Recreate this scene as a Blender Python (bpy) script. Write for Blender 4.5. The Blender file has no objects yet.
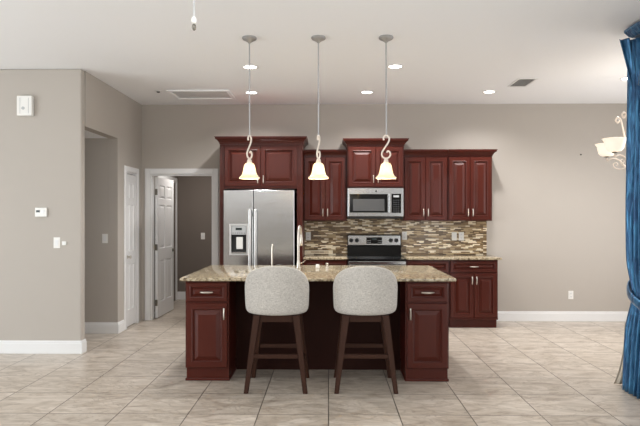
import bpy, bmesh, math, random
from mathutils import Vector, Matrix
PI = math.pi
R = math.radians
random.seed(7)
SC = bpy.context.scene
COL = SC.collection

# ------------------------------------------------------------------ camera
cam_d = bpy.data.cameras.new('camera')
cam_d.sensor_fit = 'HORIZONTAL'
cam_d.sensor_width = 36.0
cam_d.lens = 33.75
cam_d.shift_y = 4.0 / 640.0
cam_d.clip_start = 0.05
cam = bpy.data.objects.new('camera', cam_d)
COL.objects.link(cam)
cam.location = (0, 0, 1.486)
cam.rotation_euler = (R(90), 0, math.atan(8.5 / 600.0))
SC.camera = cam

# ------------------------------------------------------------------ world, lights, exposure
SC.view_settings.view_transform = 'Standard'
SC.view_settings.look = 'None'
SC.view_settings.gamma = 1.0
SC.view_settings.use_curve_mapping = False
SC.view_settings.exposure = 0.08
world = bpy.data.worlds.new('sky')
SC.world = world
world.use_nodes = True
wb = world.node_tree.nodes['Background']
wb.inputs[0].default_value = (0.93, 0.97, 1.0, 1)
wb.inputs[1].default_value = 0.9


def light(name, kind, loc, energy, color=(1, 1, 1), rot=(0, 0, 0), size=None, size_y=None, spot=None, blend=0.6, parent=None):
    d = bpy.data.lights.new(name, kind)
    d.energy = energy
    d.color = color
    if kind == 'AREA':
        d.shape = 'RECTANGLE'
        d.size = size
        d.size_y = size_y or size
    elif size is not None:
        d.shadow_soft_size = size
    if kind == 'SPOT':
        d.spot_size = R(spot)
        d.spot_blend = blend
    o = bpy.data.objects.new(name, d)
    o.location = loc
    o.rotation_euler = rot
    COL.objects.link(o)
    if parent:
        o.parent = parent
    return o


# left: added unseen fill; right: daylight through the curtained glass door
light('left_fill', 'AREA', (-6.7, 1.6, 1.35), 255, (0.90, 0.96, 1.0), (R(90), 0, R(-90)), 6.5, 2.3)
light('right_daylight', 'AREA', (2.75, 0.6, 1.3), 110, (0.90, 0.96, 1.0), (R(90), 0, R(90)), 5.0, 2.3)
# added fill above the camera, unseen, to light the fronts
light('front_fill', 'AREA', (-1.0, 1.4, 3.0), 48, (1.0, 1.0, 1.0), (R(52), 0, 0), 5.0, 1.2)
# daylight of the dining room at the right
light('dining_daylight', 'AREA', (4.9, 6.6, 1.5), 45, (0.97, 0.98, 1.0), (R(90), 0, R(90)), 2.6, 2.2)
light('fridge_band_light', 'AREA', (-1.6, -2.95, 2.02), 7, (0.97, 0.98, 1.0), (R(90), 0, 0), 5.0, .16)  # added strip lamp behind the camera, for the bright band in the refrigerator
# added fill lamp, unseen, brightening the room beyond the open door
light('bedroom_fill', 'AREA', (-2.0, 9.6, 2.58), 17, (1.0, 0.95, 0.9), (0, 0, 0), .4, .4)


# ------------------------------------------------------------------ materials
def new_mat(name):
    m = bpy.data.materials.new(name)
    m.use_nodes = True
    nt = m.node_tree
    b = nt.nodes['Principled BSDF']
    return m, nt, b


def srgb(r, g, b):
    def f(c):
        c /= 255.0
        return c / 12.92 if c <= 0.04045 else ((c + 0.055) / 1.055) ** 2.4
    return (f(r), f(g), f(b), 1)


def mat(name, col, rough=0.5, metal=0.0, noise=0.0, nscale=20, bump=0.0, bscale=200, emit=None, estr=0, coat=0.0, stretch=(1, 1, 1), spec=0.5):
    m, nt, b = new_mat(name)
    b.inputs['Base Color'].default_value = col
    b.inputs['Roughness'].default_value = rough
    b.inputs['Metallic'].default_value = metal
    b.inputs['Coat Weight'].default_value = coat
    b.inputs['Specular IOR Level'].default_value = spec
    L = nt.links
    tc = nt.nodes.new('ShaderNodeTexCoord')
    mp = nt.nodes.new('ShaderNodeMapping')
    mp.inputs['Scale'].default_value = stretch
    L.new(tc.outputs['Object'], mp.inputs[0])
    if noise:
        n = nt.nodes.new('ShaderNodeTexNoise')
        n.inputs['Scale'].default_value = nscale
        n.inputs['Detail'].default_value = 4
        L.new(mp.outputs[0], n.inputs['Vector'])
        mx = nt.nodes.new('ShaderNodeMix')
        mx.data_type = 'RGBA'
        mx.inputs[6].default_value = tuple(c * (1 - noise) for c in col[:3]) + (1,)
        mx.inputs[7].default_value = tuple(min(1, c * (1 + noise)) for c in col[:3]) + (1,)
        L.new(n.outputs['Fac'], mx.inputs[0])
        L.new(mx.outputs[2], b.inputs['Base Color'])
    if bump:
        n2 = nt.nodes.new('ShaderNodeTexNoise')
        n2.inputs['Scale'].default_value = bscale
        n2.inputs['Detail'].default_value = 3
        L.new(mp.outputs[0], n2.inputs['Vector'])
        bp = nt.nodes.new('ShaderNodeBump')
        bp.inputs['Strength'].default_value = bump
        bp.inputs['Distance'].default_value = 0.004
        L.new(n2.outputs['Fac'], bp.inputs['Height'])
        L.new(bp.outputs[0], b.inputs['Normal'])
    if emit:
        b.inputs['Emission Color'].default_value = emit
        b.inputs['Emission Strength'].default_value = estr
    return m


def ramp(nt, stops, interp='LINEAR'):
    r = nt.nodes.new('ShaderNodeValToRGB')
    r.color_ramp.interpolation = interp
    e = r.color_ramp.elements
    while len(e) < len(stops):
        e.new(0.5)
    for k, (p, c) in enumerate(stops):
        e[k].position = p
        e[k].color = c
    return r


def pos_vec(nt):
    g = nt.nodes.new('ShaderNodeNewGeometry')
    return g.outputs['Position']


M = {}
M['wall'] = mat('greige_wall_paint', srgb(184, 177, 169), 0.75, noise=0.015, nscale=3, bump=0.05, bscale=160, spec=0.3)
M['ceiling'] = mat('ceiling_paint', srgb(246, 247, 249), 0.85, noise=0.01, nscale=30, bump=0.25, bscale=45, spec=0.2)
M['white'] = mat('white_trim_paint', srgb(235, 235, 235), 0.35, noise=0.01, nscale=6)
M['hatch'] = mat('hatch_panel_paint', srgb(208, 209, 210), 0.7, noise=0.01)
M['plate'] = mat('white_plastic', srgb(238, 237, 233), 0.3, noise=0.01, nscale=20)
M['cherry'] = mat('cherry_stained_wood', srgb(74, 26, 16), 0.36, noise=0.14, nscale=9, stretch=(6, 6, 0.7), coat=0.10, spec=0.25)
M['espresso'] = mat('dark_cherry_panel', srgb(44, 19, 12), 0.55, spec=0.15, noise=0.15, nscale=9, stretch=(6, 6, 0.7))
M['walnut'] = mat('dark_walnut_legs', srgb(56, 33, 23), 0.55, spec=0.2, noise=0.3, nscale=14, stretch=(5, 5, 0.6))
M['steel'] = mat('brushed_steel', srgb(186, 186, 186), 0.2, 1.0, noise=0.04, nscale=60, stretch=(1, 1, 0.03))
nt_ = M['steel'].node_tree
tc_ = nt_.nodes.new('ShaderNodeTexCoord')
mp_ = nt_.nodes.new('ShaderNodeMapping')
mp_.inputs['Scale'].default_value = (1.4, 1.4, 5)
no_ = nt_.nodes.new('ShaderNodeTexNoise')
no_.inputs['Scale'].default_value = 1.0
bp_ = nt_.nodes.new('ShaderNodeBump')
bp_.inputs['Strength'].default_value = 0.13
bp_.inputs['Distance'].default_value = 0.012
nt_.links.new(tc_.outputs['Object'], mp_.inputs[0])
nt_.links.new(mp_.outputs[0], no_.inputs['Vector'])
nt_.links.new(no_.outputs['Fac'], bp_.inputs['Height'])
nt_.links.new(bp_.outputs[0], nt_.nodes['Principled BSDF'].inputs['Normal'])
M['steel_bright'] = mat('satin_steel_handle', srgb(226, 226, 226), 0.32, 0.85, noise=0.03, nscale=60)
M['steel_dark'] = mat('grey_appliance_side', srgb(70, 70, 72), 0.45, 0.4, noise=0.03)
M['nickel'] = mat('satin_nickel', srgb(205, 198, 188), 0.28, 0.9, noise=0.03, nscale=30)
M['canopy'] = mat('brushed_nickel_canopy', srgb(176, 176, 177), 0.4, 0.8, noise=0.05, nscale=40)
M['scroll'] = mat('pale_painted_iron', srgb(236, 224, 212), 0.4, 0.1, noise=0.06, nscale=30)
M['black_glass'] = mat('black_glass', srgb(10, 10, 11), 0.08, noise=0.05, nscale=5, spec=0.35)
M['black'] = mat('black_plastic', srgb(22, 22, 23), 0.4, noise=0.05)
M['mesh_glass'] = mat('grey_oven_window', srgb(82, 82, 82), 0.18, noise=0.12, nscale=300)
M['dark_gap'] = mat('dark_recess', srgb(38, 37, 37), 0.6, noise=0.05)
M['grey'] = mat('grey_plastic', srgb(186, 188, 189), 0.4, noise=0.03)
M['lcd'] = mat('lcd_display', srgb(30, 34, 34), 0.2, emit=(0.5, 0.8, 0.8, 1), estr=0.02, noise=0.05)
M['mark'] = mat('pale_print', srgb(170, 172, 172), 0.5, noise=0.03)
M['brass'] = mat('hinge_metal', srgb(120, 116, 108), 0.35, 0.9, noise=0.05)
M['cream_glass'] = mat('cream_glass', srgb(250, 240, 222), 0.3, noise=0.05, nscale=25, emit=(1.0, 0.92, 0.80, 1), estr=0.45)
M['shade'] = mat('alabaster_glass', srgb(250, 238, 215), 0.3, noise=0.08, nscale=25, emit=(1.0, 0.83, 0.60, 1), estr=0.12)
m_ = M['shade']
nt_ = m_.node_tree
tr_ = nt_.nodes.new('ShaderNodeBsdfTranslucent')
tr_.inputs[0].default_value = (.80, .72, .60, 1)
mx_ = nt_.nodes.new('ShaderNodeMixShader')
mx_.inputs[0].default_value = .4
nt_.links.new(nt_.nodes['Principled BSDF'].outputs[0], mx_.inputs[1])
nt_.links.new(tr_.outputs[0], mx_.inputs[2])
nt_.links.new(mx_.outputs[0], nt_.nodes['Material Output'].inputs[0])
M['bulb'] = mat('lit_bulb', srgb(255, 244, 225), 0.3, emit=(1.0, 0.88, 0.7, 1), estr=14, noise=0.01)
M['lens'] = mat('lit_lens', srgb(255, 250, 240), 0.3, emit=(1.0, 0.96, 0.9, 1), estr=9, noise=0.01)
M['back_room_dim'] = mat('wall_paint_dimmed', srgb(122, 113, 106), 0.8, noise=0.015, nscale=3, bump=0.05, bscale=160, spec=0.2)  # dimness of the room past the door is put into this wall colour

# linen fabric: crossed threads
m, nt, b = new_mat('light_grey_linen')
tc = nt.nodes.new('ShaderNodeTexCoord')
vals = []
for sx, sz in ((26, 260), (260, 26)):
    mp = nt.nodes.new('ShaderNodeMapping')
    mp.inputs['Scale'].default_value = (sx, sx, sz)
    n = nt.nodes.new('ShaderNodeTexNoise')
    n.inputs['Scale'].default_value = 1.6
    n.inputs['Detail'].default_value = 3
    nt.links.new(tc.outputs['Object'], mp.inputs[0])
    nt.links.new(mp.outputs[0], n.inputs['Vector'])
    vals.append(n.outputs['Fac'])
ad = nt.nodes.new('ShaderNodeMath')
ad.operation = 'ADD'
nt.links.new(vals[0], ad.inputs[0])
nt.links.new(vals[1], ad.inputs[1])
rp = ramp(nt, [(0.38, srgb(156, 151, 145)), (0.62, srgb(209, 205, 198))])
hf = nt.nodes.new('ShaderNodeMath')
hf.operation = 'MULTIPLY'
hf.inputs[1].default_value = 0.5
nt.links.new(ad.outputs[0], hf.inputs[0])
nt.links.new(hf.outputs[0], rp.inputs[0])
nt.links.new(rp.outputs[0], b.inputs['Base Color'])
b.inputs['Roughness'].default_value = 0.9
b.inputs['Specular IOR Level'].default_value = 0.2
b.inputs['Sheen Weight'].default_value = 0.15
bp = nt.nodes.new('ShaderNodeBump')
bp.inputs['Strength'].default_value = 0.15
bp.inputs['Distance'].default_value = 0.002
nt.links.new(hf.outputs[0], bp.inputs['Height'])
nt.links.new(bp.outputs[0], b.inputs['Normal'])
M['linen'] = m

# blue satin
m, nt, b = new_mat('blue_satin')
tc = nt.nodes.new('ShaderNodeTexCoord')
mp = nt.nodes.new('ShaderNodeMapping')
mp.inputs['Scale'].default_value = (9, 9, 2.2)
n = nt.nodes.new('ShaderNodeTexNoise')
n.inputs['Scale'].default_value = 2.2
n.inputs['Detail'].default_value = 5
n.inputs['Distortion'].default_value = 1.2
nt.links.new(tc.outputs['Object'], mp.inputs[0])
nt.links.new(mp.outputs[0], n.inputs['Vector'])
rp = ramp(nt, [(0.35, srgb(26, 70, 110)), (0.65, srgb(58, 118, 160))])
nt.links.new(n.outputs['Fac'], rp.inputs[0])
nt.links.new(rp.outputs[0], b.inputs['Base Color'])
b.inputs['Roughness'].default_value = 0.3
b.inputs['Sheen Weight'].default_value = 0.2
b.inputs['Metallic'].default_value = 0.45
bp = nt.nodes.new('ShaderNodeBump')
bp.inputs['Strength'].default_value = 0.5
bp.inputs['Distance'].default_value = 0.02
nt.links.new(n.outputs['Fac'], bp.inputs['Height'])
nt.links.new(bp.outputs[0], b.inputs['Normal'])
M['satin'] = m
M['lining'] = mat('pale_curtain_lining', srgb(214, 203, 186), 0.8, noise=0.05, nscale=20)

# floor tile: square porcelain, 0.53 m, straight grid, streaked like travertine
m, nt, b = new_mat('porcelain_floor_tile')
L = nt.links
P = pos_vec(nt)
mp = nt.nodes.new('ShaderNodeMapping')
mp.inputs['Location'].default_value = (0.0, -5.04, 0)
L.new(P, mp.inputs[0])
br = nt.nodes.new('ShaderNodeTexBrick')
br.offset = 0.0
br.squash = 1.0
br.inputs['Scale'].default_value = 1.0
br.inputs['Brick Width'].default_value = 0.53
br.inputs['Row Height'].default_value = 0.53
br.inputs['Mortar Size'].default_value = 0.0042
br.inputs['Mortar Smooth'].default_value = 0.3
br.inputs['Color1'].default_value = (0, 0, 0, 1)
br.inputs['Color2'].default_value = (1, 1, 1, 1)
br.inputs['Mortar'].default_value = (0.5, 0.5, 0.5, 1)
L.new(mp.outputs[0], br.inputs['Vector'])
# per-tile shift of the veins
wn = nt.nodes.new('ShaderNodeVectorMath')
wn.operation = 'MULTIPLY_ADD'
wn.inputs[1].default_value = (7, 13, 3)
L.new(br.outputs['Color'], wn.inputs[0])
L.new(P, wn.inputs[2])
mp2 = nt.nodes.new('ShaderNodeMapping')
mp2.inputs['Scale'].default_value = (1.5, 3.6, 1)
mp2.inputs['Rotation'].default_value = (0, 0, R(13))
L.new(wn.outputs[0], mp2.inputs[0])
n1 = nt.nodes.new('ShaderNodeTexNoise')
n1.inputs['Scale'].default_value = 1.7
n1.inputs['Detail'].default_value = 9
n1.inputs['Roughness'].default_value = 0.66
n1.inputs['Distortion'].default_value = 1.6
L.new(mp2.outputs[0], n1.inputs['Vector'])
rp0 = ramp(nt, [(0.30, srgb(150, 136, 122)), (0.44, srgb(182, 170, 156)), (0.56, srgb(198, 187, 174)), (0.72, srgb(212, 202, 190))])
L.new(n1.outputs['Fac'], rp0.inputs[0])
n3 = nt.nodes.new('ShaderNodeTexNoise')
n3.inputs['Scale'].default_value = 1.3
n3.inputs['Detail'].default_value = 6
n3.inputs['Distortion'].default_value = 2.2
L.new(mp2.outputs[0], n3.inputs['Vector'])
vr = ramp(nt, [(0.47, (0, 0, 0, 1)), (0.50, (1, 1, 1, 1)), (0.53, (0, 0, 0, 1))])
L.new(n3.outputs['Fac'], vr.inputs[0])
vh = nt.nodes.new('ShaderNodeMath')
vh.operation = 'MULTIPLY'
vh.inputs[1].default_value = 0.45
L.new(vr.outputs[0], vh.inputs[0])
rp = nt.nodes.new('ShaderNodeMix')
rp.data_type = 'RGBA'
rp.inputs[7].default_value = srgb(134, 120, 106)
L.new(vh.outputs[0], rp.inputs[0])
L.new(rp0.outputs[0], rp.inputs[6])
tv = nt.nodes.new('ShaderNodeMix')
tv.data_type = 'RGBA'
tv.blend_type = 'MULTIPLY'
tv.inputs[0].default_value = 1
tr = ramp(nt, [(0, (0.90, 0.90, 0.90, 1)), (1, (1, 1, 1, 1))])
L.new(br.outputs['Color'], tr.inputs[0])
L.new(rp.outputs[2], tv.inputs[6])
L.new(tr.outputs[0], tv.inputs[7])
gm = nt.nodes.new('ShaderNodeMix')
gm.data_type = 'RGBA'
gm.inputs[7].default_value = srgb(84, 75, 67)
L.new(br.outputs['Fac'], gm.inputs[0])
L.new(tv.outputs[2], gm.inputs[6])
L.new(gm.outputs[2], b.inputs['Base Color'])
b.inputs['Roughness'].default_value = 0.3
b.inputs['Specular IOR Level'].default_value = 0.4
bp = nt.nodes.new('ShaderNodeBump')
bp.inputs['Strength'].default_value = 0.4
bp.inputs['Distance'].default_value = 0.002
bp.invert = True
L.new(br.outputs['Fac'], bp.inputs['Height'])
L.new(bp.outputs[0], b.inputs['Normal'])
M['tile'] = m

# granite
m, nt, b = new_mat('beige_granite')
L = nt.links
P = pos_vec(nt)
n1 = nt.nodes.new('ShaderNodeTexNoise')
n1.inputs['Scale'].default_value = 34
n1.inputs['Detail'].default_value = 6
n1.inputs['Roughness'].default_value = 0.7
L.new(P, n1.inputs['Vector'])
rp = ramp(nt, [(0.34, srgb(62, 50, 38)), (0.43, srgb(124, 108, 86)), (0.51, srgb(170, 155, 128)), (0.62, srgb(198, 186, 162)), (0.75, srgb(140, 126, 106))])
L.new(n1.outputs['Fac'], rp.inputs[0])
v = nt.nodes.new('ShaderNodeTexVoronoi')
v.inputs['Scale'].default_value = 75
L.new(P, v.inputs['Vector'])
sp = ramp(nt, [(0.12, (1, 1, 1, 1)), (0.2, (0, 0, 0, 1))])
L.new(v.outputs['Distance'], sp.inputs[0])
mx = nt.nodes.new('ShaderNodeMix')
mx.data_type = 'RGBA'
mx.inputs[7].default_value = srgb(54, 40, 32)
L.new(sp.outputs[0], mx.inputs[0])
L.new(rp.outputs[0], mx.inputs[6])
L.new(mx.outputs[2], b.inputs['Base Color'])
b.inputs['Roughness'].default_value = 0.12
M['granite'] = m

# mosaic backsplash: narrow glass and stone strips
m, nt, b = new_mat('strip_mosaic')
L = nt.links
P = pos_vec(nt)
sx = nt.nodes.new('ShaderNodeSeparateXYZ')
cx = nt.nodes.new('ShaderNodeCombineXYZ')
L.new(P, sx.inputs[0])
L.new(sx.outputs[0], cx.inputs[0])
L.new(sx.outputs[2], cx.inputs[1])
br = nt.nodes.new('ShaderNodeTexBrick')
br.offset = 0.41
br.offset_frequency = 2
br.squash = 0.6
br.squash_frequency = 3
br.inputs['Scale'].default_value = 1.0
br.inputs['Brick Width'].default_value = 0.105
br.inputs['Row Height'].default_value = 0.0155
br.inputs['Mortar Size'].default_value = 0.001
br.inputs['Color1'].default_value = (0, 0, 0, 1)
br.inputs['Color2'].default_value = (1, 1, 1, 1)
br.inputs['Mortar'].default_value = (0.5, 0.5, 0.5, 1)
L.new(cx.outputs[0], br.inputs['Vector'])
rp = ramp(nt, [(0.0, srgb(96, 74, 50)), (0.22, srgb(138, 112, 78)), (0.42, srgb(176, 150, 112)), (0.52, srgb(112, 88, 58)), (0.62, srgb(250, 236, 208)), (0.84, srgb(190, 166, 128))], 'CONSTANT')
L.new(br.outputs['Color'], rp.inputs[0])
gm = nt.nodes.new('ShaderNodeMix')
gm.data_type = 'RGBA'
gm.inputs[7].default_value = srgb(160, 146, 126)
L.new(br.outputs['Fac'], gm.inputs[0])
L.new(rp.outputs[0], gm.inputs[6])
L.new(gm.outputs[2], b.inputs['Base Color'])
b.inputs['Roughness'].default_value = 0.22
M['mosaic'] = m


# ------------------------------------------------------------------ mesh helpers
def B():
    return bmesh.new()


def box(bm, x0, x1, y0, y1, z0, z1, bev=0.0, seg=2):
    r = bmesh.ops.create_cube(bm, size=1.0)
    vs = r['verts']
    for v in vs:
        v.co = Vector((x0 + (v.co.x + .5) * (x1 - x0), y0 + (v.co.y + .5) * (y1 - y0), z0 + (v.co.z + .5) * (z1 - z0)))
    if bev > 0:
        es = list({e for v in vs for e in v.link_edges})
        bmesh.ops.bevel(bm, geom=es, offset=bev, segments=seg, profile=0.5, affect='EDGES')
    return vs


def lathe(bm, prof, c=(0, 0, 0), seg=32, axis='Z', cap=True):
    """prof: list of (radius, height)"""
    rings = []
    for r, h in prof:
        ring = []
        for k in range(seg):
            a = 2 * PI * k / seg
            x, y = r * math.cos(a), r * math.sin(a)
            if axis == 'Z':
                p = (c[0] + x, c[1] + y, c[2] + h)
            elif axis == 'Y':
                p = (c[0] + x, c[1] + h, c[2] + y)
            else:
                p = (c[0] + h, c[1] + x, c[2] + y)
            ring.append(bm.verts.new(p))
        rings.append(ring)
    for a, b_ in zip(rings, rings[1:]):
        for k in range(seg):
            k2 = (k + 1) % seg
            bm.faces.new((a[k], a[k2], b_[k2], b_[k]))
    if cap:
        bm.faces.new(list(reversed(rings[0])))
        bm.faces.new(rings[-1])


def tube(bm, pts, rad, seg=10, cap=True):
    pts = [Vector(p) for p in pts]
    n = len(pts)
    rads = rad if isinstance(rad, (list, tuple)) else [rad] * n
    rings = []
    up = Vector((0.13, 0.21, 0.97)).normalized()
    prev = None
    for i, p in enumerate(pts):
        t = (pts[min(i + 1, n - 1)] - pts[max(i - 1, 0)]).normalized()
        if prev is None:
            a = t.cross(up)
            if a.length < 1e-3:
                a = t.cross(Vector((1, 0, 0)))
        else:
            a = prev - t * prev.dot(t)
        a.normalize()
        prev = a
        b_ = t.cross(a)
        rings.append([bm.verts.new(p + (a * math.cos(2 * PI * k / seg) + b_ * math.sin(2 * PI * k / seg)) * rads[i]) for k in range(seg)])
    for a, b_ in zip(rings, rings[1:]):
        for k in range(seg):
            k2 = (k + 1) % seg
            bm.faces.new((a[k], a[k2], b_[k2], b_[k]))
    if cap:
        bm.faces.new(list(reversed(rings[0])))
        bm.faces.new(rings[-1])


def smooth_pts(pts, n=6):
    """Catmull-Rom through pts"""
    pts = [Vector(p) for p in pts]
    out = []
    for i in range(len(pts) - 1):
        p0 = pts[max(i - 1, 0)]
        p1, p2 = pts[i], pts[i + 1]
        p3 = pts[min(i + 2, len(pts) - 1)]
        for k in range(n):
            t = k / n
            out.append(0.5 * ((2 * p1) + (p2 - p0) * t + (2 * p0 - 5 * p1 + 4 * p2 - p3) * t * t + (3 * p1 - p0 - 3 * p2 + p3) * t ** 3))
    out.append(pts[-1])
    return out


def loft(bm, loops, cap0=False, cap1=True):
    rs = [[bm.verts.new(p) for p in lp] for lp in loops]
    n = len(rs[0])
    for a, b_ in zip(rs, rs[1:]):
        for k in range(n):
            k2 = (k + 1) % n
            bm.faces.new((a[k], a[k2], b_[k2], b_[k]))
    if cap0:
        bm.faces.new(list(reversed(rs[0])))
    if cap1:
        bm.faces.new(rs[-1])


def rect(x0, x1, z0, z1, i, y):
    return [(x0 + i, y, z0 + i), (x1 - i, y, z0 + i), (x1 - i, y, z1 - i), (x0 + i, y, z1 - i)]


def raised(bm, x0, x1, z0, z1, yb, t=0.021, rail=0.058, field=0.034):
    """raised-panel front facing -Y; yb = back plane"""
    yf = yb - t
    prof = [(0, yb), (0, yf + .004), (.004, yf), (rail - .012, yf), (rail - .007, yf - .003), (rail - .001, yf - .001), (rail + .003, yf + .013), (rail + .009, yf + .014), (rail + .009 + field, yf + .001), (rail + .012 + field, yf)]
    loft(bm, [rect(x0, x1, z0, z1, i, y) for i, y in prof], cap0=True)


def obj(name, bm, material, parent=None, smooth=False, kind=None):
    bmesh.ops.recalc_face_normals(bm, faces=bm.faces[:])
    me = bpy.data.meshes.new(name)
    bm.to_mesh(me)
    bm.free()
    if smooth:
        for p in me.polygons:
            p.use_smooth = True
        if smooth != 'all':
            me.set_sharp_from_angle(angle=R(35))
    me.materials.append(M[material] if isinstance(material, str) else material)
    o = bpy.data.objects.new(name, me)
    COL.objects.link(o)
    if parent:
        o.parent = parent
    if kind:
        o['kind'] = kind
    return o


def tag(o, label, cat, group=None, kind=None):
    o['label'] = label
    o['category'] = cat
    if group:
        o['group'] = group
    if kind:
        o['kind'] = kind
    return o


def thing(name, label, cat, loc=(0, 0, 0), rz=0, group=None):
    o = bpy.data.objects.new(name, None)
    o.empty_display_size = 0.1
    COL.objects.link(o)
    o.location = loc
    o.rotation_euler = (0, 0, rz)
    return tag(o, label, cat, group)


def copy_tree(o, parent=None):
    c = o.copy()
    COL.objects.link(c)
    if parent:
        c.parent = parent
    for ch in list(o.children):
        copy_tree(ch, c)
    return c


def struct(name, boxes, material, bev=0.0):
    bm = B()
    for bx_ in boxes:
        box(bm, *bx_, bev=bev)
    return obj(name, bm, material, kind='structure')


# ------------------------------------------------------------------ room shell
BW = 8.60            # back wall face
H = 3.10
XL = -2.69           # left wall face
struct('floor', [(-7.0, 5.2, -3.2, 11.0, -0.1, 0)], 'tile')
struct('ceiling', [(-7.0, 5.2, -3.2, 8.72, H, H + .1)], 'ceiling')
struct('wall_back', [(-2.81, -2.56, BW, BW + .12, 0, H), (-2.56, -1.66, BW, BW + .12, 2.10, H), (-1.66, 5.0, BW, BW + .12, 0, H)], 'wall')
struct('wall_left_front', [(-6.8, XL, 6.49, 6.60, 0, H)], 'wall', bev=0.018)
struct('wall_left', [(XL - .12, XL, 6.605, 7.62, 2.49, H), (XL - .12, XL, 7.62, 7.925, 0, H), (XL - .12, XL, 7.925, 8.36, 2.09, H), (XL - .12, XL, 8.36, BW, 0, H)], 'wall')
struct('wall_hall_back', [(-6.8, XL - .121, 7.62, 7.74, 0, H)], 'wall')
struct('wall_hall_end', [(-6.9, -6.8, 6.49, 7.74, 0, H)], 'wall')
struct('ceiling_hall', [(-6.8, XL - .122, 6.602, 7.618, 2.49, 2.55)], 'ceiling')
struct('wall_left_living', [(-6.92, -6.8, -3.0, 6.488, 0, H)], 'wall')
struct('wall_right', [(2.83, 2.97, -3.0, 5.40, 0, H)], 'wall', bev=0.01)
struct('wall_rear', [(-6.92, 2.97, -3.15, -3.02, 0, H)], 'wall')
struct('wall_dining_right', [(5.0, 5.12, 5.0, 8.72, 0, H)], 'wall')
struct('wall_dining_front', [(2.972, 5.12, 4.88, 5.0, 0, H)], 'wall')
# room beyond the open door
struct('wall_bedroom_left', [(-2.85, -2.73, 8.722, 10.78, 0, 2.6)], 'back_room_dim')
struct('wall_bedroom_back', [(-2.85, -1.2, 10.78, 10.9, 0, 2.6)], 'back_room_dim')
struct('wall_bedroom_right', [(-1.32, -1.2, 8.722, 10.778, 0, 2.6)], 'back_room_dim')
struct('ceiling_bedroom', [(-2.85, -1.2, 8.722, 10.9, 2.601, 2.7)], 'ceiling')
struct('wall_closet_back', [(-3.4, -3.3, 7.742, 8.72, 0, H)], 'wall')

# baseboards (stepped profile)


def baseboard(name, runs):
    bm = B()
    for (x0, y0, x1, y1, nx, ny) in runs:
        # run along a wall line, (nx, ny) points into the room
        for t, z0, z1 in ((.016, 0.0, .115), (.011, .115, .132), (.006, .132, .142)):
            xa, xb = sorted((x0, x1))
            ya, yb = sorted((y0, y1))
            if nx:
                xa, xb = sorted((x0, x0 + nx * t))
            if ny:
                ya, yb = sorted((y0, y0 + ny * t))
            box(bm, xa, xb, ya, yb, z0, z1, bev=.002, seg=1)
    return obj(name, bm, 'white', kind='structure')


baseboard('baseboard_left_front', [(-6.8, 6.49, XL, 6.49, 0, -1), (XL, 6.474, XL, 6.60, 1, 0)])
baseboard('baseboard_hall', [(-6.8, 7.62, XL, 7.62, 0, -1), (XL, 7.604, XL, 7.835, 1, 0)])
baseboard('baseboard_back_right', [(2.29, BW, 5.0, BW, 0, -1)])
baseboard('baseboard_back_left', [(-1.575, BW, -1.46, BW, 0, -1)])
baseboard('baseboard_bedroom', [(-2.73, 10.78, -1.32, 10.78, 0, -1)])
baseboard('baseboard_living', [(-6.8, -3.0, -6.8, 6.47, 1, 0)])
baseboard('baseboard_right', [(2.83, -3.0, 2.83, 5.38, -1, 0)])


# door casings
def casing(name, axis, a0, a1, z1, face, sgn, w=.082, t=.018):
    bm = B()
    for (p0, p1, q0, q1) in ((a0 - w, a0, 0, z1 + w), (a1, a1 + w, 0, z1 + w), (a0, a1, z1, z1 + w)):
        for k, (ins, th) in enumerate(((0, t * .7), (.014, t))):
            f0, f1 = sorted((face, face + sgn * th))
            pa, pb, qa, qb = p0, p1, q0, q1
            if p0 < a0 - .01 or p1 > a1 + .01:
                pa, pb = p0 + ins, p1 - ins * .5
                if ins:
                    qb = q1 - ins
            elif ins:
                qa, qb = q0 + ins * .5, q1 - ins
            if axis == 'X':
                box(bm, pa, pb, f0, f1, qa, qb, bev=.003, seg=1)
            else:
                box(bm, f0, f1, pa, pb, qa, qb, bev=.003, seg=1)
    return obj(name, bm, 'white', kind='structure')


casing('trim_1', 'X', -2.56, -1.66, 2.10, BW - .0005, -1)
casing('trim_2', 'Y', 7.925, 8.36, 2.09, XL + .0005, 1, w=.075)
casing('trim_3', 'Y', 9.6, 10.66, 2.10, -2.7295, 1)
# jamb liners of the two doorways
struct('trim_4', [(-2.559, -2.541, BW, BW + .121, 0, 2.099), (-1.679, -1.661, BW, BW + .121, 0, 2.099), (-2.541, -1.679, BW, BW + .121, 2.081, 2.099)], 'white')
struct('trim_5', [(XL - .121, XL, 7.926, 7.940, 0, 2.089), (XL - .121, XL, 8.345, 8.359, 0, 2.089), (XL - .121, XL, 7.940, 8.345, 2.075, 2.089)], 'white')


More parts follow.
